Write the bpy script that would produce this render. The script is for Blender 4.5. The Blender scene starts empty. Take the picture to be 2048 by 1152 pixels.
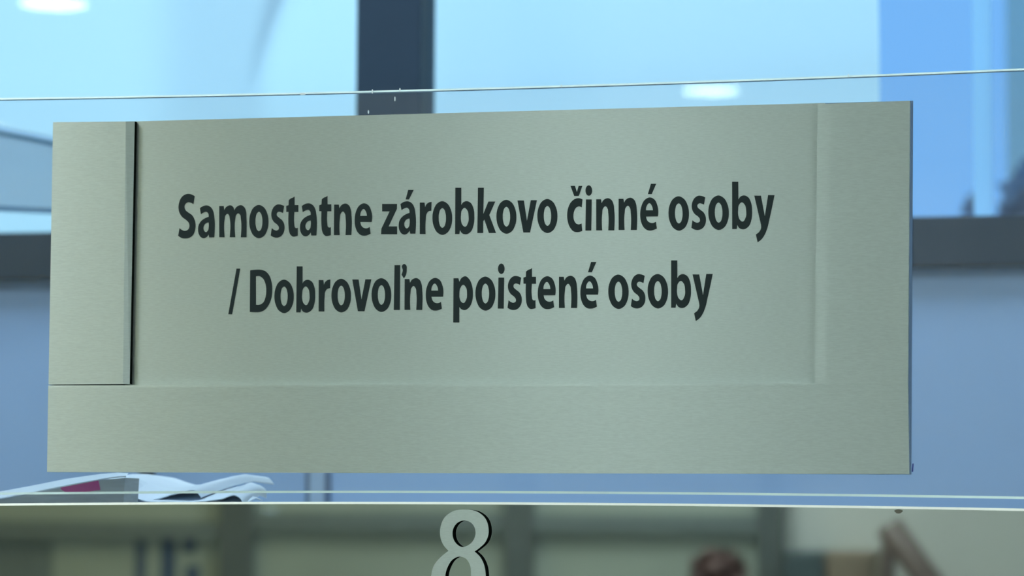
import bpy, bmesh, math, random
import numpy as np
from mathutils import Vector, Matrix

random.seed(7)
scene = bpy.context.scene
C = scene.collection

# ------------------------------------------------------------------ camera
ZC = 1.36                                   # height of the sign's centre above the floor
CAM = Vector((0.418026, -1.818408, -0.154175 + ZC))
YAW, PITCH, ROLL, FPX = -0.209134, 0.0837547, 0.005164, 5500.0
_f = Vector((math.sin(YAW) * math.cos(PITCH), math.cos(YAW) * math.cos(PITCH), math.sin(PITCH)))
_r0 = Vector((math.cos(YAW), -math.sin(YAW), 0.0))
_u0 = _r0.cross(_f)
_r = _r0 * math.cos(ROLL) + _u0 * math.sin(ROLL)
_u = _u0 * math.cos(ROLL) - _r0 * math.sin(ROLL)
cam_data = bpy.data.cameras.new('camera')
cam = bpy.data.objects.new('camera', cam_data)
C.objects.link(cam)
M = Matrix((( _r.x, _u.x, -_f.x, CAM.x), (_r.y, _u.y, -_f.y, CAM.y), (_r.z, _u.z, -_f.z, CAM.z), (0, 0, 0, 1)))
cam.matrix_world = M
cam_data.sensor_fit = 'HORIZONTAL'
cam_data.sensor_width = 36.0
cam_data.lens = FPX / 2048.0 * 36.0
cam_data.clip_start = 0.05
cam_data.clip_end = 200
cam_data.dof.use_dof = True
cam_data.dof.focus_distance = 1.86
cam_data.dof.aperture_fstop = 8.0
scene.camera = cam

# ------------------------------------------------------------------ world, sun, exposure
world = bpy.data.worlds.new('world')
scene.world = world
world.use_nodes = True
wn = world.node_tree.nodes
wn['Background'].inputs['Color'].default_value = (0.19, 0.50, 1.0, 1)
wn['Background'].inputs['Strength'].default_value = 1.02

sun_data = bpy.data.lights.new('sun', 'SUN')
sun_data.energy = 5.2
sun_data.color = (0.46, 0.85, 1.0)
sun_data.angle = math.radians(3)
sun = bpy.data.objects.new('sun', sun_data)
C.objects.link(sun)
sun.location = (2, 8, 9)
sun.rotation_euler = Vector((0.50, -0.70, -0.55)).to_track_quat('-Z', 'Y').to_euler()

scene.view_settings.view_transform = 'Standard'
scene.view_settings.look = 'None'
scene.view_settings.exposure = 0.0
scene.view_settings.gamma = 1.0
scene.view_settings.use_curve_mapping = False
FILL_PANEL = 30.0  # strength of the added fill panels
LAMP_SPOT = 20.0


def hit(x, y, Y):
    """point on the plane y = Y seen at photo pixel (x, y)"""
    d = _r * ((x - 1024) / FPX) + _u * ((576 - y) / FPX) + _f
    return CAM + d * ((Y - CAM.y) / d.y)


def mir(x, y, Y):
    """point on the plane y = Y (in the hall) seen in the polished counter front (plane y = 0)"""
    d = _r * ((x - 1024) / FPX) + _u * ((576 - y) / FPX) + _f
    h = CAM + d * ((0 - CAM.y) / d.y)
    d = Vector((d.x, -d.y, d.z))
    return h + d * ((Y - h.y) / d.y)


# ------------------------------------------------------------------ materials
def mat(name, col, rough=0.5, metal=0.0, var=0.06, scale=30.0, stretch=(1, 1, 1), bump=0.0, spec=0.5, aniso=0.0):
    m = bpy.data.materials.new(name)
    m.use_nodes = True
    nt = m.node_tree
    b = nt.nodes['Principled BSDF']
    tc = nt.nodes.new('ShaderNodeTexCoord')
    mp = nt.nodes.new('ShaderNodeMapping')
    mp.inputs['Scale'].default_value = stretch
    nz = nt.nodes.new('ShaderNodeTexNoise')
    nz.inputs['Scale'].default_value = scale
    nz.inputs['Detail'].default_value = 5
    cr = nt.nodes.new('ShaderNodeValToRGB')
    cr.color_ramp.elements[0].position = 0.25
    cr.color_ramp.elements[1].position = 0.75
    cr.color_ramp.elements[0].color = (*[c * (1 - var) for c in col], 1)
    cr.color_ramp.elements[1].color = (*[min(1, c * (1 + var)) for c in col], 1)
    nt.links.new(tc.outputs['Object'], mp.inputs['Vector'])
    nt.links.new(mp.outputs['Vector'], nz.inputs['Vector'])
    nt.links.new(nz.outputs['Fac'], cr.inputs['Fac'])
    nt.links.new(cr.outputs['Color'], b.inputs['Base Color'])
    b.inputs['Roughness'].default_value = rough
    b.inputs['Metallic'].default_value = metal
    b.inputs['Specular IOR Level'].default_value = spec
    b.inputs['Anisotropic'].default_value = aniso
    if bump:
        bp = nt.nodes.new('ShaderNodeBump')
        bp.inputs['Strength'].default_value = bump
        bp.inputs['Distance'].default_value = 0.0005
        nt.links.new(nz.outputs['Fac'], bp.inputs['Height'])
        nt.links.new(bp.outputs['Normal'], b.inputs['Normal'])
    return m


def emit_mat(name, col, s):
    m = bpy.data.materials.new(name)
    m.use_nodes = True
    nt = m.node_tree
    nt.nodes.clear()
    e = nt.nodes.new('ShaderNodeEmission')
    e.inputs['Color'].default_value = (*col, 1)
    e.inputs['Strength'].default_value = s
    o = nt.nodes.new('ShaderNodeOutputMaterial')
    nt.links.new(e.outputs[0], o.inputs[0])
    return m


def glass_mat(name, tint, ior=1.49, rough=0.0, haze=0.0):
    m = bpy.data.materials.new(name)
    m.use_nodes = True
    nt = m.node_tree
    nt.nodes.clear()
    t = nt.nodes.new('ShaderNodeBsdfTransparent')
    t.inputs['Color'].default_value = (*tint, 1)
    g = nt.nodes.new('ShaderNodeBsdfGlossy')
    g.inputs['Roughness'].default_value = rough
    fr = nt.nodes.new('ShaderNodeFresnel')
    fr.inputs['IOR'].default_value = ior
    mx = nt.nodes.new('ShaderNodeMixShader')
    o = nt.nodes.new('ShaderNodeOutputMaterial')
    nt.links.new(fr.outputs[0], mx.inputs[0])
    hz = nt.nodes.new('ShaderNodeBsdfDiffuse')
    hz.inputs['Color'].default_value = (0.8, 0.9, 1.0, 1)
    m2 = nt.nodes.new('ShaderNodeMixShader')
    m2.inputs[0].default_value = haze
    nt.links.new(t.outputs[0], m2.inputs[1])
    nt.links.new(hz.outputs[0], m2.inputs[2])
    nt.links.new(m2.outputs[0], mx.inputs[1])
    nt.links.new(g.outputs[0], mx.inputs[2])
    nt.links.new(mx.outputs[0], o.inputs[0])
    return m


def fabric_mat(name, col, trans):
    m = bpy.data.materials.new(name)
    m.use_nodes = True
    nt = m.node_tree
    nt.nodes.clear()
    d = nt.nodes.new('ShaderNodeBsdfDiffuse')
    t = nt.nodes.new('ShaderNodeBsdfTranslucent')
    tc = nt.nodes.new('ShaderNodeTexCoord')
    nz = nt.nodes.new('ShaderNodeTexNoise')
    nz.inputs['Scale'].default_value = 400
    cr = nt.nodes.new('ShaderNodeValToRGB')
    cr.color_ramp.elements[0].color = (*[c * 0.96 for c in col], 1)
    cr.color_ramp.elements[1].color = (*col, 1)
    mx = nt.nodes.new('ShaderNodeMixShader')
    mx.inputs[0].default_value = trans
    o = nt.nodes.new('ShaderNodeOutputMaterial')
    nt.links.new(tc.outputs['Object'], nz.inputs['Vector'])
    nt.links.new(nz.outputs['Fac'], cr.inputs['Fac'])
    nt.links.new(cr.outputs[0], d.inputs[0])
    nt.links.new(cr.outputs[0], t.inputs[0])
    nt.links.new(d.outputs[0], mx.inputs[1])
    nt.links.new(t.outputs[0], mx.inputs[2])
    nt.links.new(mx.outputs[0], o.inputs[0])
    return m


def brushed(name, col, rough, var, warm=0.0):
    """brushed aluminium: fine horizontal grain in colour, roughness and relief"""
    m = bpy.data.materials.new(name)
    m.use_nodes = True
    nt = m.node_tree
    N, L = nt.nodes, nt.links
    b = N['Principled BSDF']
    tc = N.new('ShaderNodeTexCoord')
    mp = N.new('ShaderNodeMapping')
    mp.inputs['Scale'].default_value = (220, 220, 1500)
    nz = N.new('ShaderNodeTexNoise')
    nz.inputs['Scale'].default_value = 1.0
    nz.inputs['Detail'].default_value = 3
    L.new(tc.outputs['Object'], mp.inputs['Vector'])
    L.new(mp.outputs['Vector'], nz.inputs['Vector'])
    cr = N.new('ShaderNodeValToRGB')
    cr.color_ramp.elements[0].position = 0.3
    cr.color_ramp.elements[1].position = 0.7
    cr.color_ramp.elements[0].color = (*[c * (1 - var) for c in col], 1)
    cr.color_ramp.elements[1].color = (*[min(1, c * (1 + var)) for c in col], 1)
    L.new(nz.outputs['Fac'], cr.inputs['Fac'])
    L.new(cr.outputs['Color'], b.inputs['Base Color'])
    b.inputs['Metallic'].default_value = 0.85
    b.inputs['Roughness'].default_value = rough
    b.inputs['Anisotropic'].default_value = 0.85
    tg = N.new('ShaderNodeCombineXYZ')          # grain runs level, so gloss spreads up and down
    tg.inputs[2].default_value = 1.0
    L.new(tg.outputs[0], b.inputs['Tangent'])
    bp = N.new('ShaderNodeBump')
    bp.inputs['Strength'].default_value = 0.2
    bp.inputs['Distance'].default_value = 0.0002
    L.new(nz.outputs['Fac'], bp.inputs['Height'])
    L.new(bp.outputs['Normal'], b.inputs['Normal'])
    return m


MT = dict(
    alu=brushed('brushed_aluminium', (0.625, 0.71, 0.70), 0.34, 0.05),
    alu_dark=mat('dark_aluminium_edge', (0.10, 0.16, 0.14), 0.5, 0.4),
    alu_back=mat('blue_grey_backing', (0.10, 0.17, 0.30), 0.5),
    ink=mat('black_vinyl', (0.014, 0.024, 0.026), 0.6, spec=0.2),
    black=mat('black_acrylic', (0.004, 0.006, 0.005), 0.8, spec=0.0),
    steel=mat('polished_steel', (0.60, 0.65, 0.62), 0.02, 1.0, var=0.01, scale=3),
    edge_highlight=mat('painted_edge_highlight', (0.90, 0.92, 0.88), 0.5, 0.2, var=0.02),  # bright matte colour stands in for the highlight along the steel edge
    glass=glass_mat('clear_acrylic', (0.985, 0.99, 0.99), haze=0.015),
    pane=glass_mat('window_glass', (0.97, 0.985, 0.99)),
    edge=mat('painted_edge_glow', (0.74, 0.93, 1.0), 0.25),  # opaque pale blue stands in for light caught by the acrylic edge
    glue=mat('glue_speck', (0.75, 0.85, 0.9), 0.4),
    pen=mat('blue_pen_mark', (0.02, 0.03, 0.22), 0.6),
    dirt=mat('brown_glue', (0.10, 0.10, 0.08), 0.7),
    frame=mat('anthracite_frame', (0.023, 0.044, 0.074), 0.5, var=0.04, spec=0.15),
    bluepanel=mat('blue_grey_panel', (0.26, 0.415, 0.68), 0.6, var=0.03, scale=4),
    seam=mat('dark_seam', (0.10, 0.16, 0.27), 0.6),
    conduit=mat('grey_conduit', (0.30, 0.43, 0.62), 0.5),
    blind=fabric_mat('white_screen_fabric', (0.86, 0.89, 0.90), 0.62),
    paper=mat('white_paper', (0.76, 0.87, 1.0), 0.7, var=0.02),
    pages=mat('grey_paper', (0.50, 0.56, 0.62), 0.7, var=0.10, scale=60, stretch=(1, 1, 8)),
    pink=mat('magenta_print', (0.62, 0.06, 0.36), 0.5, var=0.2, scale=40),
    shade=fabric_mat('blue_lamp_shell', (0.58, 0.82, 1.0), 0.45),
    shadeline=mat('blue_lamp_seam', (0.10, 0.25, 0.42), 0.5),
    wood=mat('counter_board', (0.55, 0.55, 0.5), 0.5, var=0.05),
    floor=mat('grey_stone_floor', (0.32, 0.33, 0.30), 0.35, var=0.12, scale=3),
    wall=mat('cream_plaster', (0.69, 0.72, 0.71), 0.8, var=0.02, scale=5),
    ceil=mat('white_ceiling', (0.80, 0.83, 0.79), 0.85, var=0.02, scale=5),
    olive=mat('olive_glazing', (0.40, 0.45, 0.41), 0.35, var=0.10, scale=2.2),
    dark=mat('dark_bronze_frame', (0.13, 0.155, 0.16), 0.5, var=0.05),
    teal=mat('grey_green_rail', (0.19, 0.23, 0.24), 0.5, var=0.08),
    cab=mat('slate_cabinet', (0.10, 0.14, 0.16), 0.5),
    terra=mat('terracotta_door', (0.34, 0.27, 0.21), 0.55),
    rail=mat('brown_handrail', (0.17, 0.13, 0.125), 0.5),
    red=mat('dark_red_leaf', (0.20, 0.12, 0.12), 0.6, var=0.3),
    pot=mat('grey_pot', (0.35, 0.4, 0.36), 0.6),
    bluep=mat('navy_print', (0.06, 0.10, 0.19), 0.6),
    card=mat('pale_card', (0.65, 0.80, 0.92), 0.7),
    lampwhite=mat('white_trim', (0.8, 0.8, 0.78), 0.4),
    lp=emit_mat('fill_panel_light', (0.90, 1.0, 0.97), FILL_PANEL),
    lw=emit_mat('warm_fill_panel_light', (1.0, 0.87, 0.38), FILL_PANEL * 0.27),
    ld=emit_mat('cool_fill_panel_light', (0.66, 0.86, 1.0), FILL_PANEL * 0.68),
    ls=emit_mat('downlight_light', (0.80, 1.0, 0.92), LAMP_SPOT),
    bush=mat('dark_hedge_leaf', (0.16, 0.22, 0.30), 0.7, var=0.3),
    strap=fabric_mat('pale_strap', (0.66, 0.80, 0.92), 0.7),
    facade=mat('pale_facade', (0.72, 0.76, 0.68), 0.8),
    ground=mat('outside_ground', (0.28, 0.3, 0.28), 0.9, var=0.1, scale=2),
)


# ------------------------------------------------------------------ helpers
def obj(name, bm, m, parent=None, smooth=False):
    me = bpy.data.meshes.new(name)
    bmesh.ops.recalc_face_normals(bm, faces=bm.faces[:])
    bm.to_mesh(me)
    bm.free()
    if not isinstance(m, (list, tuple)):
        m = [m]
    for k in m:
        me.materials.append(MT[k] if isinstance(k, str) else k)
    if smooth:
        for p in me.polygons:
            p.use_smooth = True
    o = bpy.data.objects.new(name, me)
    C.objects.link(o)
    if parent is not None:
        o.parent = parent
        o.matrix_parent_inverse = Matrix.Translation(-Vector(parent.location))
    return o


def tag(o, label=None, cat=None, group=None, kind=None):
    if label: o['label'] = label
    if cat: o['category'] = cat
    if group: o['group'] = group
    if kind: o['kind'] = kind
    return o


def thing(name, loc, label=None, cat=None, group=None, kind=None):
    o = bpy.data.objects.new(name, None)
    o.empty_display_size = 0.05
    C.objects.link(o)
    o.location = loc
    return tag(o, label, cat, group, kind)


def bx(bm, x0, x1, y0, y1, z0, z1, bevel=0.0):
    vs = [bm.verts.new((x, y, z)) for x in (x0, x1) for y in (y0, y1) for z in (z0, z1)]
    fs = [(0, 1, 3, 2), (4, 6, 7, 5), (0, 4, 5, 1), (2, 3, 7, 6), (0, 2, 6, 4), (1, 5, 7, 3)]
    faces = [bm.faces.new([vs[i] for i in f]) for f in fs]
    if bevel:
        bmesh.ops.recalc_face_normals(bm, faces=faces)
        es = list({e for f in faces for e in f.edges})
        bmesh.ops.bevel(bm, geom=es, offset=bevel, segments=2, affect='EDGES', profile=0.5)
    return bm


def box(x0, x1, y0, y1, z0, z1, bevel=0.0):
    return bx(bmesh.new(), x0, x1, y0, y1, z0, z1, bevel)


def loft(bm, loops, close=True, caps=True):
    """join loops of equal length into a skin"""
    rows = [[bm.verts.new(p) for p in lp] for lp in loops]
    n = len(rows[0])
    for a, b in zip(rows, rows[1:]):
        for i in range(n if close else n - 1):
            j = (i + 1) % n
            bm.faces.new((a[i], a[j], b[j], b[i]))
    if caps and close:
        bm.faces.new(rows[0])
        bm.faces.new(rows[-1][::-1])
    return bm


def extrude_y(pts, y0, y1):
    """closed outline of (x, z) points pushed through from y0 to y1"""
    bm = bmesh.new()
    return loft(bm, [[(p[0], y0, p[1]) for p in pts], [(p[0], y1, p[1]) for p in pts]])


def tube(pts, r, n=10):
    bm = bmesh.new()
    loops = []
    for i, p in enumerate(pts):
        p = Vector(p)
        a = Vector(pts[max(0, i - 1)]); b = Vector(pts[min(len(pts) - 1, i + 1)])
        t = (b - a).normalized()
        s = t.cross(Vector((0, 1, 0)) if abs(t.y) < 0.9 else Vector((1, 0, 0))).normalized()
        w = s.cross(t)
        rr = r[i] if isinstance(r, (list, tuple)) else r
        loops.append([p + (s * math.cos(k * 2 * math.pi / n) + w * math.sin(k * 2 * math.pi / n)) * rr for k in range(n)])
    return loft(bm, loops)


def lathe(prof, cx, cy, cz, n=24):
    """prof: list of (radius, height)"""
    bm = bmesh.new()
    loops = [[(cx + r * math.cos(k * 2 * math.pi / n), cy + r * math.sin(k * 2 * math.pi / n), cz + h) for k in range(n)] for r, h in prof]
    return loft(bm, loops)


# ------------------------------------------------------------------ the room
XL, XR, YF, YB, ZT = -5.2, 3.2, -7.0, 1.3, 2.72
tag(obj('floor', box(XL, XR, YF, YB, -0.1, 0.0), 'floor'), 'grey stone floor of the service hall', kind='structure')
tag(obj('ceiling', box(XL, XR, YF, YB + 0.1, ZT, ZT + 0.1), 'ceil'), 'white ceiling of the service hall', kind='structure')
tag(obj('wall_left', box(XL - 0.1, XL, YF, YB, 0, ZT), 'wall'), 'plain cream side wall', kind='structure')
tag(obj('wall_right', box(XR, XR + 0.1, YF, YB, 0, ZT), 'wall'), 'plain cream side wall', kind='structure')
tag(obj('wall_front', box(XL, XR, YF - 0.1, YF, 0, ZT), 'wall'), 'cream wall across the hall', kind='structure')

# glazed wall behind the counter
tz0, tz1 = ZC + 0.131, ZC + 0.1870          # transom
mx0, mx1 = hit(719, 100, YB).x, hit(847, 100, YB).x
tag(obj('wall_back', box(XL, XR, YB + 0.01, YB + 0.08, 0, tz0), 'bluepanel'),
    'blue-grey panel wall below the dark window transom', kind='structure')
win = thing('window_1', (0, YB, tz0), 'dark framed window with bright screened panes behind the sign', kind='structure')
obj('transom', box(XL, XR, YB - 0.015, YB + 0.06, tz0, tz1, 0.002), 'frame', win)
HEAD = 2.5
obj('head', box(XL, XR, YB - 0.015, YB + 0.06, HEAD, ZT), 'frame', win)
xs = []
mw = mx1 - mx0
for k in range(-3, 3):
    xa = mx0 + 1.22 * k
    xs.append(xa)
    obj('mullion', box(xa, xa + mw, YB - 0.015, YB + 0.06, tz1, HEAD, 0.002), 'frame', win)
lo = [XL] + [x + mw for x in xs]
hi = xs + [XR]
for a, b in zip(lo, hi):
    if b - a > 0.05:
        obj('pane', box(a, b, YB + 0.020, YB + 0.026, tz1, HEAD), 'pane', win)

# flat conduit on the panel wall
ca, cb = hit(609, 970, YB).x, hit(657, 970, YB).x
con = thing('trim_1', (ca, YB, 0), 'flat grey cable duct with dark seams on panel wall', kind='structure')
obj('duct', box(ca + 0.006, cb - 0.006, YB + 0.001, YB + 0.01, 0, tz0), 'conduit', con)
obj('seam', box(ca, ca + 0.006, YB + 0.004, YB + 0.01, 0, tz0), 'seam', con)
obj('seam', box(cb - 0.007, cb, YB + 0.004, YB + 0.01, 0, tz0), 'seam', con)

# ------------------------------------------------------------------ outside the window
tag(obj('ground', box(-14, 14, YB + 0.09, 16, -0.15, -0.02), 'ground'), 'paved ground outside the window', kind='structure')
YS = 1.78
sx0, sx1 = -3.0, hit(1762, 100, YS - 0.24).x
fold_a, fold_b = hit(592, 0, YS), hit(527, 185, YS)


def slope(x, z):
    """how the hanging cloth swings towards the window from left to right"""
    def step(u, w): return 0.5 + 0.5 * math.tanh(u / w)
    xa, xb, xc, xd = (hit(p, 90, YS).x for p in (335, 560, 860, 1760))
    t = (z - fold_b.z) / (fold_a.z - fold_b.z)
    xf = fold_b.x + (fold_a.x - fold_b.x) * t
    v = -0.34 * step(x - xa, 0.035) * step(xb - x, 0.012)
    v += -0.10 * step(x - xb, 0.02) * step(xc - x, 0.03)
    v += -0.30 * step(x - xc, 0.05)
    v += -0.80 * max(0.0, min(1.0, t + 0.1)) * math.exp(-((x - xf) / (0.010 + 0.008 * max(0, t))) ** 2)
    return v


bm = bmesh.new()
nxs, nzs = 420, 40
gx = np.linspace(sx0, sx1, nxs)
gz = np.concatenate([np.linspace(1.42, ZC + 0.16, 4)[:-1], np.linspace(ZC + 0.16, ZC + 0.62, nzs - 8), np.linspace(ZC + 0.62, 2.50, 6)[1:]])
rows = []
for z in gz:
    y, row = YS, []
    for i, x in enumerate(gx):
        if i: y += slope(x, z) * (gx[i] - gx[i - 1])
        row.append(bm.verts.new((x, y, z)))
    rows.append(row)
for a, b in zip(rows, rows[1:]):
    for i in range(nxs - 1):
        bm.faces.new((a[i], a[i + 1], b[i + 1], b[i]))
blind = thing('screen_blind', (sx0, YS, 0), 'white textile sun screen hanging outside the window', 'blind')
obj('fabric', bm, 'blind', blind, smooth=True)
obj('bottom_bar', box(sx0, sx1, YS - 0.30, YS + 0.02, 1.395, 1.42, 0.004), 'lampwhite', blind)
obj('head_box', box(sx0 - 0.02, sx1 + 0.3, YB + 0.09, YS + 0.08, 2.49, 2.62, 0.004), 'lampwhite', blind)
obj('guide_rail', box(sx0 - 0.03, sx0 - 0.005, YS - 0.01, YS + 0.03, -0.02, 2.5), 'lampwhite', blind)

pxa, pxb = hit(1946, 200, 1.68).x, hit(1984, 200, 1.68).x
obj('pull_strap', box(pxa, pxb, 1.68, 1.683, 0.9, 2.5), 'strap', blind)


def leaf_cloud(cx, cy, cz, rx, ry, rz, n, s, seed):
    rnd = random.Random(seed)
    bm = bmesh.new()
    for i in range(n):
        while True:
            p = Vector((rnd.uniform(-1, 1), rnd.uniform(-1, 1), rnd.uniform(-1, 1)))
            if 0.45 < p.length < 1: break
        q = Vector((cx + p.x * rx, cy + p.y * ry, cz + p.z * rz))
        a = Vector((rnd.uniform(-1, 1), rnd.uniform(-1, 1), rnd.uniform(-1, 1))).normalized()
        b = a.orthogonal().normalized()
        c = a.cross(b)
        vs = [bm.verts.new(q + v) for v in (-b * s, c * s * 0.5 + a * s * .15, b * s, -c * s * 0.5 + a * s * .15)]
        bm.faces.new(vs)
    return bm


hc = hit(2045, 385, 5.0)
hb = hit(1925, 385, 5.0)
hedge = thing('shrub', (hc.x, 5.0, -0.02), 'dark clipped shrub outside by the pale building', 'shrub')
obj('foliage', leaf_cloud(hc.x + 0.04, 5.0, hc.z - 0.62, 0.16, 0.25, 0.70, 5200, 0.05, 3), 'bush', hedge)
obj('stem', tube([(hc.x + .04, 5, -.02), (hc.x + .04, 5, 1.0)], 0.03), 'rail', hedge)
shrub2 = thing('shrub', (hb.x, 5.3, -0.02), 'narrow dark shrub outside behind the hanging pull strap', 'shrub')
obj('foliage', leaf_cloud(hb.x + 0.01, 5.3, hb.z - 0.6, 0.04, 0.08, 0.64, 1500, 0.03, 5), 'bush', shrub2)
obj('stem', tube([(hb.x, 5.3, -.02), (hb.x, 5.3, 1.0)], 0.012), 'rail', shrub2)
fa = hit(2012, 100, 7.0).x
facade = thing('pale_building', (fa, 7.0, -0.02), 'pale building corner outside beyond the shrubs', 'building')
obj('wall', box(fa, fa + 3, 7.0, 9.0, -0.02, 5.0), 'facade', facade)
obj('roof', box(fa - 0.05, fa + 3.05, 6.95, 9.05, 5.0, 5.2), 'dark', facade)

# ------------------------------------------------------------------ counter
KZ = 0.1406


def crown(z, x):
    x = max(-0.6, min(0.6, x))
    return ZC + z * (1 + KZ * x * x)


zt, zb, zp = 0.1404, -0.1367, -0.1430
counter = thing('service_counter', (0, 0.2, 0), 'service counter faced in polished steel with number on front', 'counter')
gxs = [-2.2] + list(np.linspace(-0.62, 0.62, 42)) + [2.2]
PT = 0.012
# front panel, its top edge chamfered
bm = bmesh.new()
ch = 0.0016
loops = []
for x in gxs:
    z = crown(zp, x)
    loops.append([(x, 0, 0.1), (x, 0, z - ch), (x, PT, z - ch), (x, PT, 0.1)])
loft(bm, loops)
obj('front_panel', bm, 'steel', counter)
bm = bmesh.new()
loops = []
for x in gxs:
    z = crown(zp, x)
    loops.append([(x, 0.0, z - ch), (x, ch * 0.9, z), (x, PT, z), (x, PT, z - ch)])
loft(bm, loops)
obj('panel_edge', bm, 'edge_highlight', counter)
ST = ZC - 0.1475                             # ledge behind the panel
obj('top_ledge', box(-2.2, 2.2, PT, 0.42, ST - 0.025, ST, 0.002), 'wood', counter)
obj('kick_board', box(-2.18, 2.18, 0.03, 0.05, 0, 0.12), 'dark', counter)
for x in (-2.2, -0.9, 0.9, 2.16):
    obj('side_panel', box(x, x + 0.04, PT, 0.40, 0, ST - 0.025), 'wood', counter)

desk = thing('work_desk', (0, 0.75, 0), 'long clerk desk board behind the steel faced counter', 'desk')
obj('desk_board', box(-2.2, 2.2, 0.45, 1.15, 0.72, 0.75, 0.002), 'wood', desk)
for x in (-2.1, 2.06):
    for y in (0.47, 1.09):
        obj('leg', box(x, x + 0.04, y, y + 0.04, 0, 0.72), 'dark', desk)

# ------------------------------------------------------------------ clear screen carrying the sign
AY0, AY1 = 0.004, 0.009
screen = thing('clear_screen', (0, 0.006, ST), 'clear acrylic screen with painted-on edge glow above the counter', 'screen')
sxs = [-1.1] + list(np.linspace(-0.62, 0.62, 42)) + [1.1]
EH = 0.0013
loft_lo = [[(x, AY0, crown(zb, x) + EH), (x, AY0, crown(zt, x) - EH), (x, AY1, crown(zt, x) - EH), (x, AY1, crown(zb, x) + EH)] for x in sxs]
obj('sheet', loft(bmesh.new(), loft_lo), 'glass', screen)
rnd = random.Random(4)
te = [[(x, AY0, crown(zt, x) - EH), (x, AY0 + .0006, crown(zt, x)), (x, AY1, crown(zt, x)), (x, AY1, crown(zt, x) - EH)] for x in sxs]
obj('top_edge', loft(bmesh.new(), te), 'edge', screen)
be = [[(x, AY0, crown(zb, x) + EH), (x, AY1, crown(zb, x) + EH), (x, AY1, crown(zb, x)), (x, AY0, crown(zb, x) - .0003)] for x in sxs]
obj('bottom_edge', loft(bmesh.new(), be), 'edge', screen)
for x in (-1.1, 1.08):
    obj('post_socket', box(x - 0.01, x + 0.03, 0.0125, 0.05, ST, ZC - 0.1425, 0.001), 'dark', counter)
    obj('post', box(x, x + 0.02, 0.0125, 0.03, ZC - 0.1425, ZC + zt + 0.02, 0.002), 'alu', screen)
    for z in (ZC - 0.10, ZC + 0.10):
        obj('clamp', box(x - 0.002, x + 0.022, 0.009, 0.0125, z - 0.012, z + 0.012, 0.001), 'alu', screen)
for (px, py, w, h) in ((745, 183, 3, 9), (800, 180, 3, 8), (790, 198, 2.5, 10), (737, 224, 3, 8), (1123, 172, 3, 7), (606, 188, 14, 5), (1697, 151, 3, 7)):
    a = hit(px, py, AY0)
    ww, hh = w / 2 / 2940, h / 2 / 2940
    pts = [(a.x + ww * math.cos(t), a.z + hh * math.sin(t)) for t in np.linspace(0, 2 * math.pi, 9)[:-1]]
    obj('glue_speck', extrude_y(pts, AY0 - 0.0005, AY0), 'glue', screen)
a = hit(1825, 936, AY0)
obj('pen_mark', extrude_y([(a.x - .0005, a.z - .0026), (a.x + .0004, a.z - .0024), (a.x + .0008, a.z + .003), (a.x, a.z + .0028)], AY0 - 0.0004, AY0), 'pen', screen)

# ------------------------------------------------------------------ the sign
sign = thing('aluminium_sign', (0, 0, ZC), 'wide brushed aluminium sign with black lettering fixed to clear screen', 'sign')
FY = -0.0062                                 # front of the raised frame pieces
BY = AY0                                     # back, against the screen


def P(px, y=FY):
    v = hit(px[0], px[1], y)
    return (v.x, v.z)


def slab(quad_px, y0, y1, m, name, mat_side=None):
    """outline given at its front face, pushed straight back"""
    pts = [P(q, y0) for q in quad_px]
    return obj(name, extrude_y(pts, y0, y1), m, sign)


# insert that carries the lettering
ins = obj('insert', extrude_y([P((258, 243), 0), P((1650, 206), 0), P((1650, 772), 0), P((250, 776), 0)], 0.0, BY - 0.0020), 'alu', sign)


# caps with a sloped inner margin and a dark step down to the insert
def cap(outer_top, in_top, step_top, step_bot, in_bot, outer_bot, slope):
    bm = bmesh.new()
    y1 = FY + slope
    A = [P(outer_top), P(in_top), P(in_bot), P(outer_bot)]
    st, sb = P(step_top, y1), P(step_bot, y1)
    f = [bm.verts.new((p[0], FY, p[1])) for p in A]
    s = [bm.verts.new((st[0], y1, st[1])), bm.verts.new((sb[0], y1, sb[1]))]
    b = [bm.verts.new((p[0], BY, p[1])) for p in (A[0], st, sb, A[3])]
    bm.faces.new(f)
    bm.faces.new((f[1], s[0], s[1], f[2]))
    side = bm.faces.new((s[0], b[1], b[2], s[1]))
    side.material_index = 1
    bm.faces.new((b[0], b[3], b[2], b[1]))
    bm.faces.new((f[0], f[3], b[3], b[0]))
    bm.faces.new((f[0], b[0], b[1], s[0], f[1]))
    bm.faces.new((f[3], f[2], s[1], b[2], b[3]))
    return bm


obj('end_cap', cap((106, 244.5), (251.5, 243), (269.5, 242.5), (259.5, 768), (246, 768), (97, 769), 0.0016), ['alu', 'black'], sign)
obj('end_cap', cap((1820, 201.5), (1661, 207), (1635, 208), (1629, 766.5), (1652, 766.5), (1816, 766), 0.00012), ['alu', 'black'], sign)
# bottom rail with a small sloped upper margin
bm = bmesh.new()
y1 = FY + 0.0001
q = [P((96.5, 775)), P((1816, 770)), P((1818.5, 948)), P((94, 944))]
t = [P((96.7, 771), y1), P((1816, 766), y1)]
f = [bm.verts.new((p[0], FY, p[1])) for p in q]
s = [bm.verts.new((p[0], y1, p[1])) for p in t]
b = [bm.verts.new((p[0], BY, p[1])) for p in (t[0], t[1], q[2], q[3])]
bm.faces.new(f)
bm.faces.new((f[0], s[0], s[1], f[1]))
bm.faces.new((s[0], b[0], b[1], s[1]))
bm.faces.new((b[0], b[3], b[2], b[1]))
bm.faces.new((f[0], f[3], b[3], b[0], s[0]))
bm.faces.new((f[1], s[1], b[1], b[2], f[2]))
bm.faces.new((f[3], f[2], b[2], b[3]))
obj('bottom_rail', bm, 'alu', sign)
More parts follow.
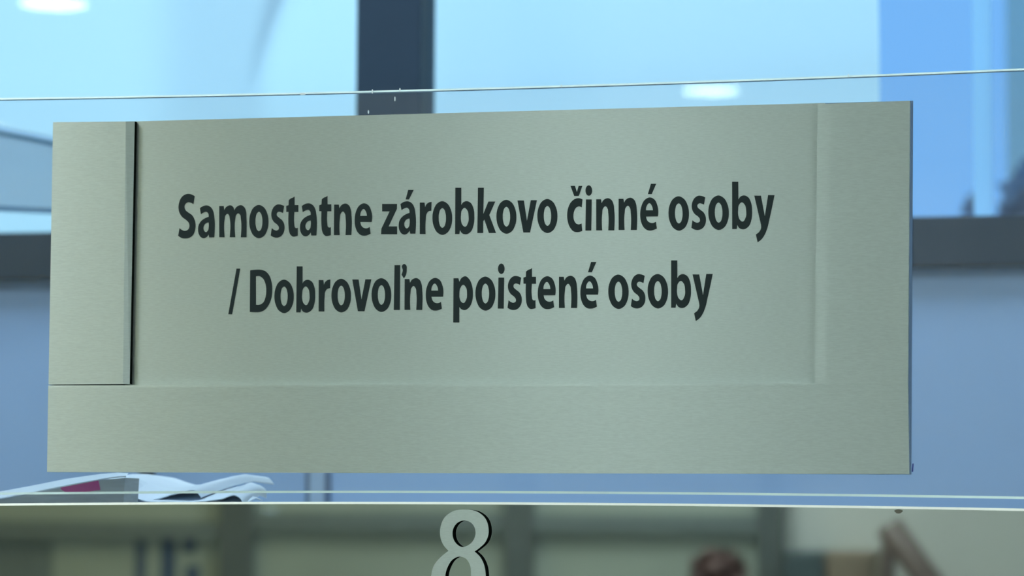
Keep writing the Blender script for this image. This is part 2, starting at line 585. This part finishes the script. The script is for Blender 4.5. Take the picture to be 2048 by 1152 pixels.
# backing that shows as a thin dark line along one edge
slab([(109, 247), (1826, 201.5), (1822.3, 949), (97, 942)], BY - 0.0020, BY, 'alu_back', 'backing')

# ---- lettering, each letter traced as an outline.  A point with a third entry is a corner.
c = 1
A_, B_, C_, D_, E_ = (350, 370, 9.6), (540, 370, 9.6), (750, 370, 9.6), (930, 370, 9.6), (1130, 360, 9.6)
F_, G_, H_, I_ = (1330, 360, 8.86), (450, 520, 8.86), (660, 520, 8.533), (890, 520, 8.864)


def ell(x0, x1, y0, y1, n=12, sq=1.0):
    out = []
    for k in range(n):
        t = 2 * math.pi * k / n
        cx, sy = math.cos(t), math.sin(t)
        out.append(((x0 + x1) / 2 + (x1 - x0) / 2 * math.copysign(abs(cx) ** sq, cx), (y0 + y1) / 2 + (y1 - y0) / 2 * math.copysign(abs(sy) ** sq, sy)))
    return out


L1, L2 = 0, 1
a_out = [(752, 1005, c), (752, 600), (735, 510), (690, 430), (620, 393), (555, 400), (478, 445, c), (497, 560, c), (550, 527), (600, 515), (636, 545), (645, 612, c),
         (580, 637), (505, 690), (455, 770), (443, 850), (460, 950), (500, 1005), (545, 1022), (600, 1003), (645, 945, c), (657, 1005, c)]
a_in = [(646, 718, c), (592, 735), (555, 780), (545, 830), (560, 880), (595, 905), (633, 872), (647, 810)]
e_out = [(1926, 627, c), (1934, 560), (1915, 430), (1870, 340), (1795, 305), (1712, 345), (1655, 450), (1633, 590), (1648, 720), (1690, 810), (1750, 857), (1820, 862),
         (1907, 830, c), (1892, 715, c), (1850, 735), (1800, 732), (1755, 700), (1730, 627, c)]
e_in = [(1728, 522, c), (1740, 450), (1785, 403), (1828, 450), (1844, 522, c)]
n_out = [(598, 967, c), (598, 370, c), (690, 370, c), (703, 445, c), (735, 390), (785, 357), (830, 350), (890, 382), (930, 465), (945, 580), (945, 967, c),
         (830, 967, c), (830, 640), (815, 548), (772, 505), (730, 545), (713, 640), (711, 967, c)]
GL = {
    'S': (A_, L1, [[(377, 215, c), (350, 367, c), (305, 342), (255, 330), (205, 355), (180, 420), (198, 478), (250, 525), (320, 575), (370, 660), (392, 765), (377, 880), (332, 972),
                    (262, 1015), (200, 1024), (130, 1017), (60, 975, c), (85, 828, c), (130, 862), (195, 880), (250, 855), (276, 790), (262, 725), (215, 675), (140, 618), (88, 540),
                    (66, 445), (78, 340), (115, 250), (180, 190), (250, 170), (320, 183)]]),
    'a': (A_, L1, [a_out, a_in]),
    'm': (A_, L1, [[(843, 1003, c), (843, 403, c), (928, 403, c), (938, 487, c), (962, 440), (1010, 402), (1060, 390), (1105, 417), (1130, 492, c), (1165, 432), (1215, 397), (1260, 387),
                    (1322, 425), (1357, 510), (1364, 620), (1364, 1003, c), (1257, 1003, c), (1257, 640), (1243, 572), (1205, 545), (1167, 575), (1151, 640), (1149, 1003, c),
                    (1044, 1003, c), (1044, 640), (1030, 580), (1000, 555), (962, 580), (946, 650), (944, 1003, c)]]),
    'o': (A_, L1, [ell(1424, 1792, 383, 1022), ell(1540, 1677, 515, 887)]),
    's': (F_, L1, [[(714, 308, c), (692, 437, c), (650, 420), (615, 413), (580, 435), (577, 477), (620, 522), (680, 570), (715, 630), (727, 700), (707, 800), (660, 860), (580, 887),
                    (520, 877), (468, 847, c), (487, 713, c), (530, 745), (580, 757), (615, 737), (618, 692), (590, 652), (530, 605), (490, 545), (474, 465), (490, 380), (530, 315),
                    (590, 280), (650, 283)]]),
    't': (B_, L1, [[(464, 222, c), (464, 385, c), (537, 385, c), (537, 517, c), (460, 517, c), (460, 760), (470, 812), (498, 830), (525, 822, c), (525, 972, c), (480, 987), (430, 990),
                    (387, 955), (358, 880), (349, 790), (349, 517, c), (306, 517, c), (306, 402, c), (350, 387, c), (355, 290, c), (400, 255), (440, 240)]]),
    'n': (E_, L1, [n_out]),
    'e': (H_, L2, [e_out, e_in]),
    'z': (C_, L1, [[(118, 945, c), (125, 838, c), (282, 507, c), (138, 507, c), (138, 363, c), (424, 363, c), (420, 460, c), (263, 795, c), (424, 795, c), (424, 945, c)]]),
    'r': (C_, L1, [[(856, 942, c), (856, 338, c), (946, 338, c), (957, 432, c), (985, 372), (1030, 337), (1082, 325, c), (1077, 495, c), (1022, 507), (983, 560), (970, 660), (966, 942, c)]]),
    'b': (C_, L1, [[(1538, 942, c), (1543, 53, c), (1657, 53, c), (1657, 387, c), (1690, 337), (1760, 310), (1830, 338), (1887, 440), (1907, 600), (1892, 770), (1842, 890), (1750, 947),
                    (1680, 932), (1632, 865, c), (1620, 942, c)],
                   [(1650, 580), (1668, 485), (1718, 440), (1768, 480), (1797, 600), (1785, 730), (1730, 802), (1678, 765), (1652, 690)]]),
    'k': (D_, L1, [[(238, 922, c), (250, 53, c), (362, 53, c), (352, 560, c), (450, 318, c), (582, 318, c), (467, 577, c), (597, 922, c), (460, 922, c), (372, 665, c), (350, 695, c), (348, 922, c)]]),
    'v': (D_, L1, [[(1005, 298, c), (1128, 298, c), (1187, 690, c), (1262, 293, c), (1378, 293, c), (1246, 912, c), (1118, 912, c)]]),
    'c_caron': (E_, L1, [[(336, 373, c), (320, 527, c), (270, 507), (215, 530), (175, 600), (160, 690), (180, 790), (220, 840), (262, 852), (318, 835, c), (331, 977, c), (250, 1002),
                          (170, 990), (95, 910), (50, 780), (41, 670), (63, 530), (120, 420), (200, 360), (270, 350)],
                         [(105, 113, c), (190, 113, c), (228, 230, c), (262, 113, c), (333, 113, c), (262, 307, c), (176, 307, c)]]),
    'i': (E_, L1, [[(392, 970, c), (402, 373, c), (513, 373, c), (505, 970, c)], ell(394, 520, 103, 303)]),
    'y': (F_, L1, [[(1583, 278, c), (1702, 278, c), (1770, 642, c), (1828, 268, c), (1943, 268, c), (1855, 680), (1812, 860), (1762, 980), (1705, 1058), (1642, 1103, c), (1612, 965, c),
                    (1668, 922), (1703, 855), (1702, 790, c)]]),
    '/': (G_, L2, [[(206, 153, c), (270, 153, c), (127, 962, c), (60, 962, c)]]),
    'D': (G_, L2, [[(438, 920, c), (444, 183, c), (540, 172), (640, 174), (715, 200), (780, 270), (820, 380), (834, 525), (817, 680), (765, 805), (690, 890), (610, 920), (530, 924)],
                   [(545, 290, c), (605, 286), (670, 328), (715, 420), (729, 540), (713, 670), (672, 757), (620, 790), (545, 792, c)]]),
    'l_caron': (H_, L2, [[(1090, 853, c), (1103, 88, c), (1199, 88, c), (1192, 853, c)],
                         [(1232, 95), (1267, 68), (1302, 92), (1311, 165), (1297, 255), (1262, 314, c), (1222, 250, c), (1243, 180)]]),
    'p': (I_, L2, [[(148, 1107, c), (154, 323, c), (240, 323, c), (258, 388, c), (300, 317), (365, 288), (430, 338), (480, 450), (497, 580), (482, 730), (430, 840), (350, 888),
                    (290, 870), (256, 830, c), (256, 1107, c)],
                   [(257, 600), (275, 495), (325, 440), (370, 480), (393, 590), (380, 700), (330, 762), (285, 735), (262, 680)]]),
}
ac_a = [(638, 93, c), (742, 93, c), (652, 277, c), (588, 277, c)]      # acute, drawn in crop C over an a whose stem ends at x 775
ac_e = [(1652, 73, c), (1753, 73, c), (1667, 272, c), (1593, 272, c)]  # acute, drawn in crop E over an e whose left side is at 1445


def base_px(line, x):
    """baseline of a line of text at photo column x"""
    if line == L1:
        return 474.2 + (455.9 - 474.2) * (x - 463) / (1475 - 463)
    return 623.8 + (613.3 - 623.8) * (x - 505) / (1340 - 505)


def to_plane(loop, crop, line, left=None):
    ox, oy, s = crop
    pts = []
    for q in loop:
        v = hit(ox + q[0] / s, oy + q[1] / s, 0)
        pts.append((v.x, v.z, len(q) > 2))
    return pts


def glyph(key):
    crop, line, loops = GL[key]
    pl = [to_plane(l, crop, line) for l in loops]
    x0 = min(p[0] for p in pl[0])
    xc = crop[0] + sum(q[0] for q in loops[0]) / len(loops[0]) / crop[2]
    zb_ = hit(xc, base_px(line, xc), 0).z
    return [[(p[0] - x0, p[1] - zb_, p[2]) for p in l] for l in pl]


G = {k: glyph(k) for k in GL}


def accent(loop, crop, line, ref_x):
    pl = to_plane(loop, crop, line)
    x0 = hit(crop[0] + ref_x / crop[2], base_px(line, crop[0] + ref_x / crop[2]), 0)
    return [(p[0] - x0.x, p[1] - x0.z, p[2]) for p in pl]


aw = max(p[0] for p in G['a'][0])
G['a_acute'] = G['a'] + [[(p[0] + aw, p[1], p[2]) for p in accent(ac_a, C_, L1, 775)]]
G['e_acute'] = G['e'] + [accent(ac_e, E_, L1, 1445)]


def smooth_loop(loop, seg=7):
    """Catmull-Rom through the points, straight between two corners"""
    n = len(loop)
    out = []
    for i in range(n):
        p0, p1, p2, p3 = loop[i - 1], loop[i], loop[(i + 1) % n], loop[(i + 2) % n]
        out.append((p1[0], p1[1]))
        if p1[2] and p2[2]:
            continue
        a, b = Vector(p1[:2]), Vector(p2[:2])
        d = (b - a).length

        def tan(pa, pb, pc):
            u = Vector(pb[:2]) - Vector(pa[:2]); w = Vector(pc[:2]) - Vector(pb[:2])
            lu, lw = max(u.length, 1e-9), max(w.length, 1e-9)
            v = u / lu * lw + w / lw * lu
            return v.normalized() if v.length > 1e-12 else w.normalized()
        ta = None if p1[2] else tan(p0, p1, p2)
        tb = None if p2[2] else tan(p1, p2, p3)
        h1 = a + (ta * d / 3 if ta is not None else (b - a) / 3)
        h2 = b - (tb * d / 3 if tb is not None else (b - a) / 3)
        if ta is None: h1 = a + (h2 - a) * 0.5
        if tb is None: h2 = b + (h1 - b) * 0.5
        for k in range(1, seg):
            t = k / seg
            q = a * (1 - t) ** 3 + h1 * 3 * t * (1 - t) ** 2 + h2 * 3 * t * t * (1 - t) + b * t ** 3
            out.append((q.x, q.y))
    return out


def outline_mesh(name, loops, depth, mats, seg=7):
    """filled outline (holes allowed) in the x-z plane, front face at y = 0, body running back"""
    cu = bpy.data.curves.new(name, 'CURVE')
    cu.dimensions = '2D'
    cu.fill_mode = 'BOTH'
    cu.extrude = depth / 2
    for lp in loops:
        pts = smooth_loop(lp, seg)
        sp = cu.splines.new('POLY')
        sp.points.add(len(pts) - 1)
        for q, p in zip(sp.points, pts):
            q.co = (p[0], p[1], 0, 1)
        sp.use_cyclic_u = True
    tmp = bpy.data.objects.new(name, cu)
    C.objects.link(tmp)
    dg = bpy.context.evaluated_depsgraph_get()
    me = bpy.data.meshes.new_from_object(tmp.evaluated_get(dg))
    bpy.data.objects.remove(tmp)
    bpy.data.curves.remove(cu)
    me.name = name
    me.transform(Matrix.Translation((0, depth / 2, 0)) @ Matrix.Rotation(math.pi / 2, 4, 'X'))
    me.materials.clear()
    for m in mats:
        me.materials.append(MT[m])
    return me


GM = {k: outline_mesh('letter', v, 0.0003, ['ink']) for k, v in G.items()}
LINE1 = [('S', 356.3), ('a', 396.1), ('m', 437.8), ('o', 498.3), ('s', 541.6), ('t', 572.0), ('a', 599.9), ('t', 637.9), ('n', 667.8), ('e', 709.2),
         ('z', 762.3), ('a_acute', 797.4), ('r', 839.2), ('o', 864.8), ('b', 910.2), ('k', 954.8), ('o', 992.8), ('v', 1034.7), ('o', 1074.7),
         ('c_caron', 1134.3), ('i', 1170.9), ('n', 1192.3), ('n', 1237.2), ('e_acute', 1280.4), ('o', 1337.1), ('s', 1382.8), ('o', 1416.7), ('b', 1464.4), ('y', 1508.7)]
LINE2 = [('/', 456.8), ('D', 499.4), ('o', 548.6), ('b', 592.6), ('r', 636.9), ('o', 662.7), ('v', 704.1), ('o', 743.0), ('l_caron', 787.7), ('n', 809.0), ('e', 851.4),
         ('p', 906.7), ('o', 950.8), ('i', 995.8), ('s', 1015.1), ('t', 1046.7), ('e', 1075.5), ('n', 1117.8), ('e_acute', 1160.7), ('o', 1216.6), ('s', 1261.8),
         ('o', 1295.3), ('b', 1342.3), ('y', 1385.2)]
for line, lst in ((L1, LINE1), (L2, LINE2)):
    for k, px in lst:
        q = hit(px, base_px(line, px), 0)
        o = bpy.data.objects.new('letter', GM[k])
        C.objects.link(o)
        o.parent = ins
        o.location = (q.x, -0.0003, q.z)

# ---- the raised number on the counter front
K_ = (820, 980, 6.696)
n8 = [[(515, 815, c), (440, 725), (403, 610), (412, 480), (460, 372), (560, 292), (740, 262), (900, 292), (1005, 380), (1046, 490), (1046, 600), (1002, 705), (935, 770), (862, 825, c),
       (935, 895), (985, 990), (1010, 1120), (1000, 1280), (935, 1420), (820, 1505), (645, 1535), (460, 1505), (345, 1425), (285, 1300), (283, 1150), (320, 1010), (405, 905)],
      [(730, 408), (830, 450), (877, 555), (850, 670), (775, 742), (690, 763), (610, 710), (567, 600), (588, 492), (650, 428)],
      [(650, 893), (740, 915), (800, 1000), (815, 1150), (795, 1290), (730, 1375), (640, 1398), (550, 1370), (490, 1290), (470, 1150), (500, 1035), (570, 930)]]
NF = -0.006
num = thing('house_number', (0, 0, ZC - 0.2), 'raised aluminium numeral 8 with black sides on the steel counter front', 'number')
num.name = 'raised_numeral'
loops = []
for lp in n8:
    l2 = []
    for q in lp:
        v = hit(K_[0] + q[0] / K_[2], K_[1] + q[1] / K_[2], NF)
        l2.append((v.x, v.z, len(q) > 2))
    loops.append(l2)
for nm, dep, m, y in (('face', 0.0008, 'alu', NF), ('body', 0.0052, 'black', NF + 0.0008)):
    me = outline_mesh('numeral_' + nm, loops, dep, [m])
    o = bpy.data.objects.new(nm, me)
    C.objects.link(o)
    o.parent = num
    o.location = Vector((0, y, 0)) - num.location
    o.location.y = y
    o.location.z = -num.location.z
a = hit(1797, 1023, -0.0006)
pts = [(a.x + 0.0026 * math.cos(t) * (1 + .2 * math.sin(3 * t)), a.z + 0.0014 * math.sin(t)) for t in np.linspace(0, 2 * math.pi, 13)[:-1]]
obj('glue_spot', extrude_y(pts, -0.0006, 0.0), 'dirt', counter)

# ------------------------------------------------------------------ papers on the ledge
PY = 0.10


def Q(px, py, y=None):
    v = hit(px, py, PY if y is None else y)
    return (v.x, v.z)


PY = 0.045
book = thing('booklet', (Q(130, 1000)[0], PY, ST), 'arched white booklet with magenta print lying on the counter ledge', 'booklet')
topc = [(-40, 999), (0, 983), (60, 972), (130, 958), (200, 948), (235, 945), (252, 946)]
low = [(-40, 1009), (0, 996), (65, 984), (135, 970), (205, 957), (235, 953), (252, 952)]
pt = [[hit(*p, PY + 0.035) for p in topc], [hit(*p, PY - 0.004) for p in low]]
bm = bmesh.new()
zc = lambda v: max(v.z, ST + 0.001)
loops = []
for b, f in zip(*pt):            # cover: slopes up from its front edge, then runs level to the back
    loops.append([(f.x, f.y, zc(f)), (b.x, b.y, zc(b)), (b.x, PY + 0.04, zc(b)), (b.x, PY + 0.04, zc(b) - 0.0008), (b.x, b.y, zc(b) - 0.0008), (f.x, f.y, zc(f) - 0.0008)])
obj('cover', loft(bm, loops), 'paper', book)
obj('pages', extrude_y([(Q(*p)[0], max(Q(*p)[1] - 0.0006, ST)) for p in [(-40, 1009), (0, 997), (65, 985), (135, 971), (205, 958), (250, 954), (247, 1000), (245, 1030), (-40, 1030)]], PY, PY + 0.03), 'pages', book)
obj('print', extrude_y([Q(*p) for p in [(120, 974), (135, 971), (197, 960), (201, 980), (170, 984), (135, 986), (124, 980)]], PY - 0.0006, PY), 'pink', book)


def sheet_fold(name, prof, y0, y1, drop, parent, skew=0.0):
    """paper sloping up from a low front edge at y0 to a bent crest (photo pixels) at y1, then down behind"""
    pts = [Vector((hit(*p, y1).x, hit(*p, y1).z)) for p in prof]
    sm = smooth_loop([(p.x, p.y, False) for p in pts] + [(pts[-1].x + 1, pts[-1].y, True)], 6)
    sm = sm[:6 * (len(pts) - 1) + 1]
    rows = []
    for k in range(8):
        t = k / 5
        y = y0 + (y1 - y0) * t
        d = drop * (1 - min(t, 1)) ** 1.3 + 0.004 * max(0, t - 1)
        rows.append([(p[0] + skew * (t - 1), y, max(ST + 0.0008, p[1] - d)) for p in sm])
    bm = bmesh.new()
    loops = [[r[i] for r in rows] + [(r[i][0], r[i][1], r[i][2] - 0.0006) for r in reversed(rows)] for i in range(len(sm))]
    return obj(name, loft(bm, loops), 'paper', parent, smooth=False)


PY = 0.12
pile = thing('folded_papers', (Q(390, 1000)[0], PY, ST), 'crumpled white folded papers on the counter ledge beside the booklet', 'papers')
sheet_fold('folded_sheet', [(266, 948), (300, 949), (335, 960), (375, 970), (420, 966), (470, 953), (497, 950), (508, 962)], 0.10, 0.19, 0.013, pile, 0.012)
sheet_fold('folded_sheet', [(302, 966), (330, 976), (375, 978), (430, 978), (480, 972), (508, 966), (519, 976), (520, 990)], 0.092, 0.16, 0.010, pile, -0.008)
sheet_fold('folded_sheet', [(322, 994), (360, 990), (420, 990), (470, 988), (500, 990), (512, 996)], 0.09, 0.13, 0.008, pile, 0.0)
sheet_fold('folded_sheet', [(240, 953), (262, 954), (282, 967), (300, 985), (308, 1002)], 0.095, 0.14, 0.014, pile, 0.004)
sheet_fold('folded_sheet', [(254, 988), (268, 985), (285, 988), (303, 994), (320, 1001)], 0.09, 0.115, 0.006, pile, 0.0)

# ------------------------------------------------------------------ desk lamp by the window
LY = 0.95
lx = hit(240, 400, LY).x
lamp = thing('desk_lamp', (lx, LY, 0.75), 'blue-grey desk lamp with long box head in front of the window', 'lamp')
# head: a wedge-shaped box turned away from the hall
a0, a1 = hit(-260, 0, LY - 0.12), hit(300, 0, LY + 0.10)


def head_ring(x, y, top, bot, d):
    return [(x, y - d, bot), (x, y - d, top), (x, y + d, top + 0.004), (x, y + d, bot)]


def headpart(name, m, ty0, ty1, grow, parent):
    """slice of the lamp head between two photo rows given at columns 0 and 105"""
    loops = []
    for px in (-260, 0, 105, 300):
        t = (px + 260) / 560
        y = LY - 0.12 + 0.22 * t
        r0 = ty0[0] + (ty0[1] - ty0[0]) * px / 105
        r1 = ty1[0] + (ty1[1] - ty1[0]) * px / 105
        pt, pb = hit(px, r0, y), hit(px, r1, y)
        loops.append([(pt.x, y - grow, pb.z), (pt.x, y - grow, pt.z), (pt.x, y + 0.07, pt.z), (pt.x, y + 0.07, pb.z)])
    return obj(name, loft(bmesh.new(), loops), m, parent)


headpart('shell', 'shade', (270, 291), (411, 416), 0.0, lamp)
headpart('seam', 'shadeline', (262, 283), (270, 291), 0.001, lamp)
headpart('lid', 'shade', (252, 273), (262, 283), 0.003, lamp)
hz = hit(240, 418, LY + 0.06).z
obj('arm', tube([(lx, LY + 0.1, 0.77), (lx, LY + 0.1, hz - 0.05), (lx, LY + 0.09, hz + 0.01)], 0.009), 'frame', lamp, True)
obj('base', lathe([(0.085, 0), (0.085, 0.012), (0.03, 0.024), (0.012, 0.03)], lx, LY + 0.0, 0.75), 'frame', lamp, True)
obj('joint', tube([(lx, LY, 0.765), (lx, LY + 0.1, 0.785)], 0.009), 'frame', lamp)

# ------------------------------------------------------------------ ceiling downlights, then unseen panels added as fill light
k = 0
for x, y, w in ((-0.885, -5.03, 'nearer the glazed partition'), (-2.56, -3.06, 'nearer the side wall')):
    t = thing('downlight', (x, y, ZT), 'round white ceiling downlight mirrored in window panes, ' + w, 'ceiling light', 'round downlights in the hall ceiling')
    obj('trim_ring', lathe([(0.115, 0), (0.125, -0.012), (0.10, -0.016), (0.095, 0)], x, y, ZT), 'lampwhite', t)
    obj('diffuser', lathe([(0.099, -0.004), (0.095, -0.014), (0.02, -0.018)], x, y, ZT), 'ls', t)
for x, y, w, lm in ((1.3, -1.5, 'over the end of the steel counter', 'lp'), (2.0, -4.2, 'near the bare cream side wall', 'lp'), (-3.9, -2.6, 'beyond the nearer downlight', 'lw'),
             (-4.0, -5.2, 'at the far corner by the glazed partition', 'lw'), (-1.05, -6.2, 'above the small pale card', 'lp'), (-2.7, -6.1, 'above the navy printed poster', 'lw'),
             (-1.3, -1.0, 'above the sign and the clear screen', 'lp'), (-0.3, 0.62, 'over the clerk desk', 'ld')):  # clerk desk panel is added to brighten the papers on the ledge
    t = thing('added_light_panel', (x, y, ZT), 'added unseen square fill light panel ' + w, 'ceiling light', 'unseen light panels added as fill')
    obj('frame', box(x - 0.31, x + 0.31, y - 0.31, y + 0.31, ZT - 0.012, ZT), 'lampwhite', t)
    obj('diffuser', box(x - 0.29, x + 0.29, y - 0.29, y + 0.29, ZT - 0.016, ZT - 0.012), lm, t)

# ------------------------------------------------------------------ hall opposite, seen mirrored in the steel front
HY = YF
w2 = thing('window_2', (-2, HY, 0), 'dark framed olive glazed partition across the hall', kind='structure')
pL, pR = XL + 0.3, mir(1560, 1080, HY + 0.05).x


def hx(px): return mir(px, 1080, HY + 0.06).x
def hz_(py): return mir(900, py, HY + 0.06).z


for a, b in ((438, 502), (1008, 1066), (1514, 1562)):
    obj('mullion', box(hx(a), hx(b), HY, HY + 0.06, 0, 2.4), 'dark', w2)
obj('mullion', box(-4.1, -4.0, HY, HY + 0.06, 0, 2.4), 'dark', w2)
obj('mullion', box(pL, pL + .1, HY, HY + 0.06, 0, 2.4), 'dark', w2)
obj('head_rail', box(pL, hx(1562), HY, HY + 0.07, 2.4, 2.5), 'dark', w2)
for (a, b, t0, t1) in ((-600, 438, 1046, 1082), (502, 1008, 1026, 1062), (1066, 1514, 1028, 1062)):
    xa = hx(a) if a > -500 else -4.0
    obj('transom', box(xa, hx(b), HY, HY + 0.05, hz_(t1), hz_(t0)), 'teal', w2)
    obj('pane', box(xa, hx(b), HY + 0.005, HY + 0.02, 0.02, hz_(t1)), 'olive', w2)
    obj('pane', box(xa, hx(b), HY + 0.005, HY + 0.02, hz_(t0), 2.4), 'olive', w2)
obj('pane', box(pL + .1, -4.1, HY + 0.005, HY + 0.02, 0.02, 2.4), 'olive', w2)


def poster(px0, px1, py0, py1, label, strips, m='card', name='poster'):
    x0, x1 = mir(px0, 1080, HY + 0.025).x, mir(px1, 1080, HY + 0.025).x
    z1, z0 = mir(900, py0, HY + 0.025).z, mir(900, py1, HY + 0.025).z
    t = thing(name, ((x0 + x1) / 2, HY + 0.02, z0), label, 'poster')
    obj('sheet', box(x0, x1, HY + 0.02, HY + 0.023, z0, z1), m, t)
    for (a, b, cc, d) in strips:
        xa, xb = mir(a, 1080, HY + 0.025).x, mir(b, 1080, HY + 0.025).x
        za, zb2 = mir(900, cc, HY + 0.025).z, mir(900, d, HY + 0.025).z
        obj('printed_bar', box(xa, xb, HY + 0.023, HY + 0.0245, zb2, za), 'bluep', t)


poster(268, 420, 1068, 1260, 'olive poster with navy upright shapes on the glazed partition', [(272, 292, 1085, 1240), (322, 352, 1075, 1250), (366, 392, 1066, 1110), (372, 400, 1135, 1230)], 'olive')
poster(526, 552, 1016, 1050, 'small pale card stuck on the glazed partition', [], 'card', 'card')
poster(-20, 105, 1090, 1300, 'dark grey-green notice on the glazed partition', [], 'teal', 'notice')

cy0, cy1 = HY + 0.02, HY + 0.42
def cxp(px): return mir(px, 1080, cy1).x
ctop = mir(1640, 1103, cy1).z
for (a, b, m, lab) in ((1566, 1648, 'cab', 'tall slate grey cabinet beside the dark mullion'), (1650, 1745, 'terra', 'terracotta fronted cabinet beside the slate cabinet')):
    t = thing('cabinet', ((cxp(a) + cxp(b)) / 2, cy0, 0), lab, 'cabinet')
    obj('body', box(cxp(a), cxp(b), cy0, cy1 - 0.02, 0.0, ctop, 0.004), m, t)
    d = obj('door', box(cxp(a) + 0.005, cxp(b) - 0.005, cy1 - 0.02, cy1, 0.06, ctop - 0.01, 0.003), m, t)
    obj('handle', box(cxp(b) - 0.03, cxp(b) - 0.02, cy1, cy1 + 0.015, ctop - 0.35, ctop - 0.2), 'lampwhite', d)

ry = HY + 0.5
ra, rb = mir(1776, 1052, ry), mir(1862, 1170, ry)
dv = (rb - ra)
rend = ra + dv * 3.2
hr = thing('handrail', (ra.x, ry, 0), 'sloping brown handrail on slim posts before the cream wall', 'handrail')
obj('rail', tube([ra, ra + dv * 1.6, rend], 0.042, 12), 'rail', hr, True)
obj('post', tube([(ra.x, ry, 0), (ra.x, ry, ra.z)], 0.02), 'rail', hr)
obj('post', tube([(rend.x, ry, 0), (rend.x, ry, rend.z)], 0.02), 'rail', hr)

py_ = HY + 0.45
pc = mir(1435, 1135, py_)
stand = thing('plant_stand', (pc.x, py_, 0), 'grey square plinth carrying the red plant', 'stand')
obj('column', box(pc.x - 0.12, pc.x + 0.12, py_ - 0.12, py_ + 0.12, 0.05, 0.72, 0.005), 'pot', stand)
obj('base', box(pc.x - 0.15, pc.x + 0.15, py_ - 0.15, py_ + 0.15, 0.0, 0.05, 0.005), 'pot', stand)
plant = thing('potted_plant', (pc.x, py_, 0.72), 'dark red leaved plant in grey pot on plinth', 'plant')
obj('pot', lathe([(0.06, 0), (0.085, 0.14), (0.09, 0.15), (0.08, 0.15), (0.075, 0.13)], pc.x, py_, 0.72), 'pot', plant, True)
obj('stem', tube([(pc.x, py_, 0.84), (pc.x + .005, py_, 0.95)], 0.008), 'rail', plant)
obj('foliage', leaf_cloud(pc.x, py_, pc.z - 0.03, 0.085, 0.085, 0.085, 260, 0.03, 11), 'red', plant)
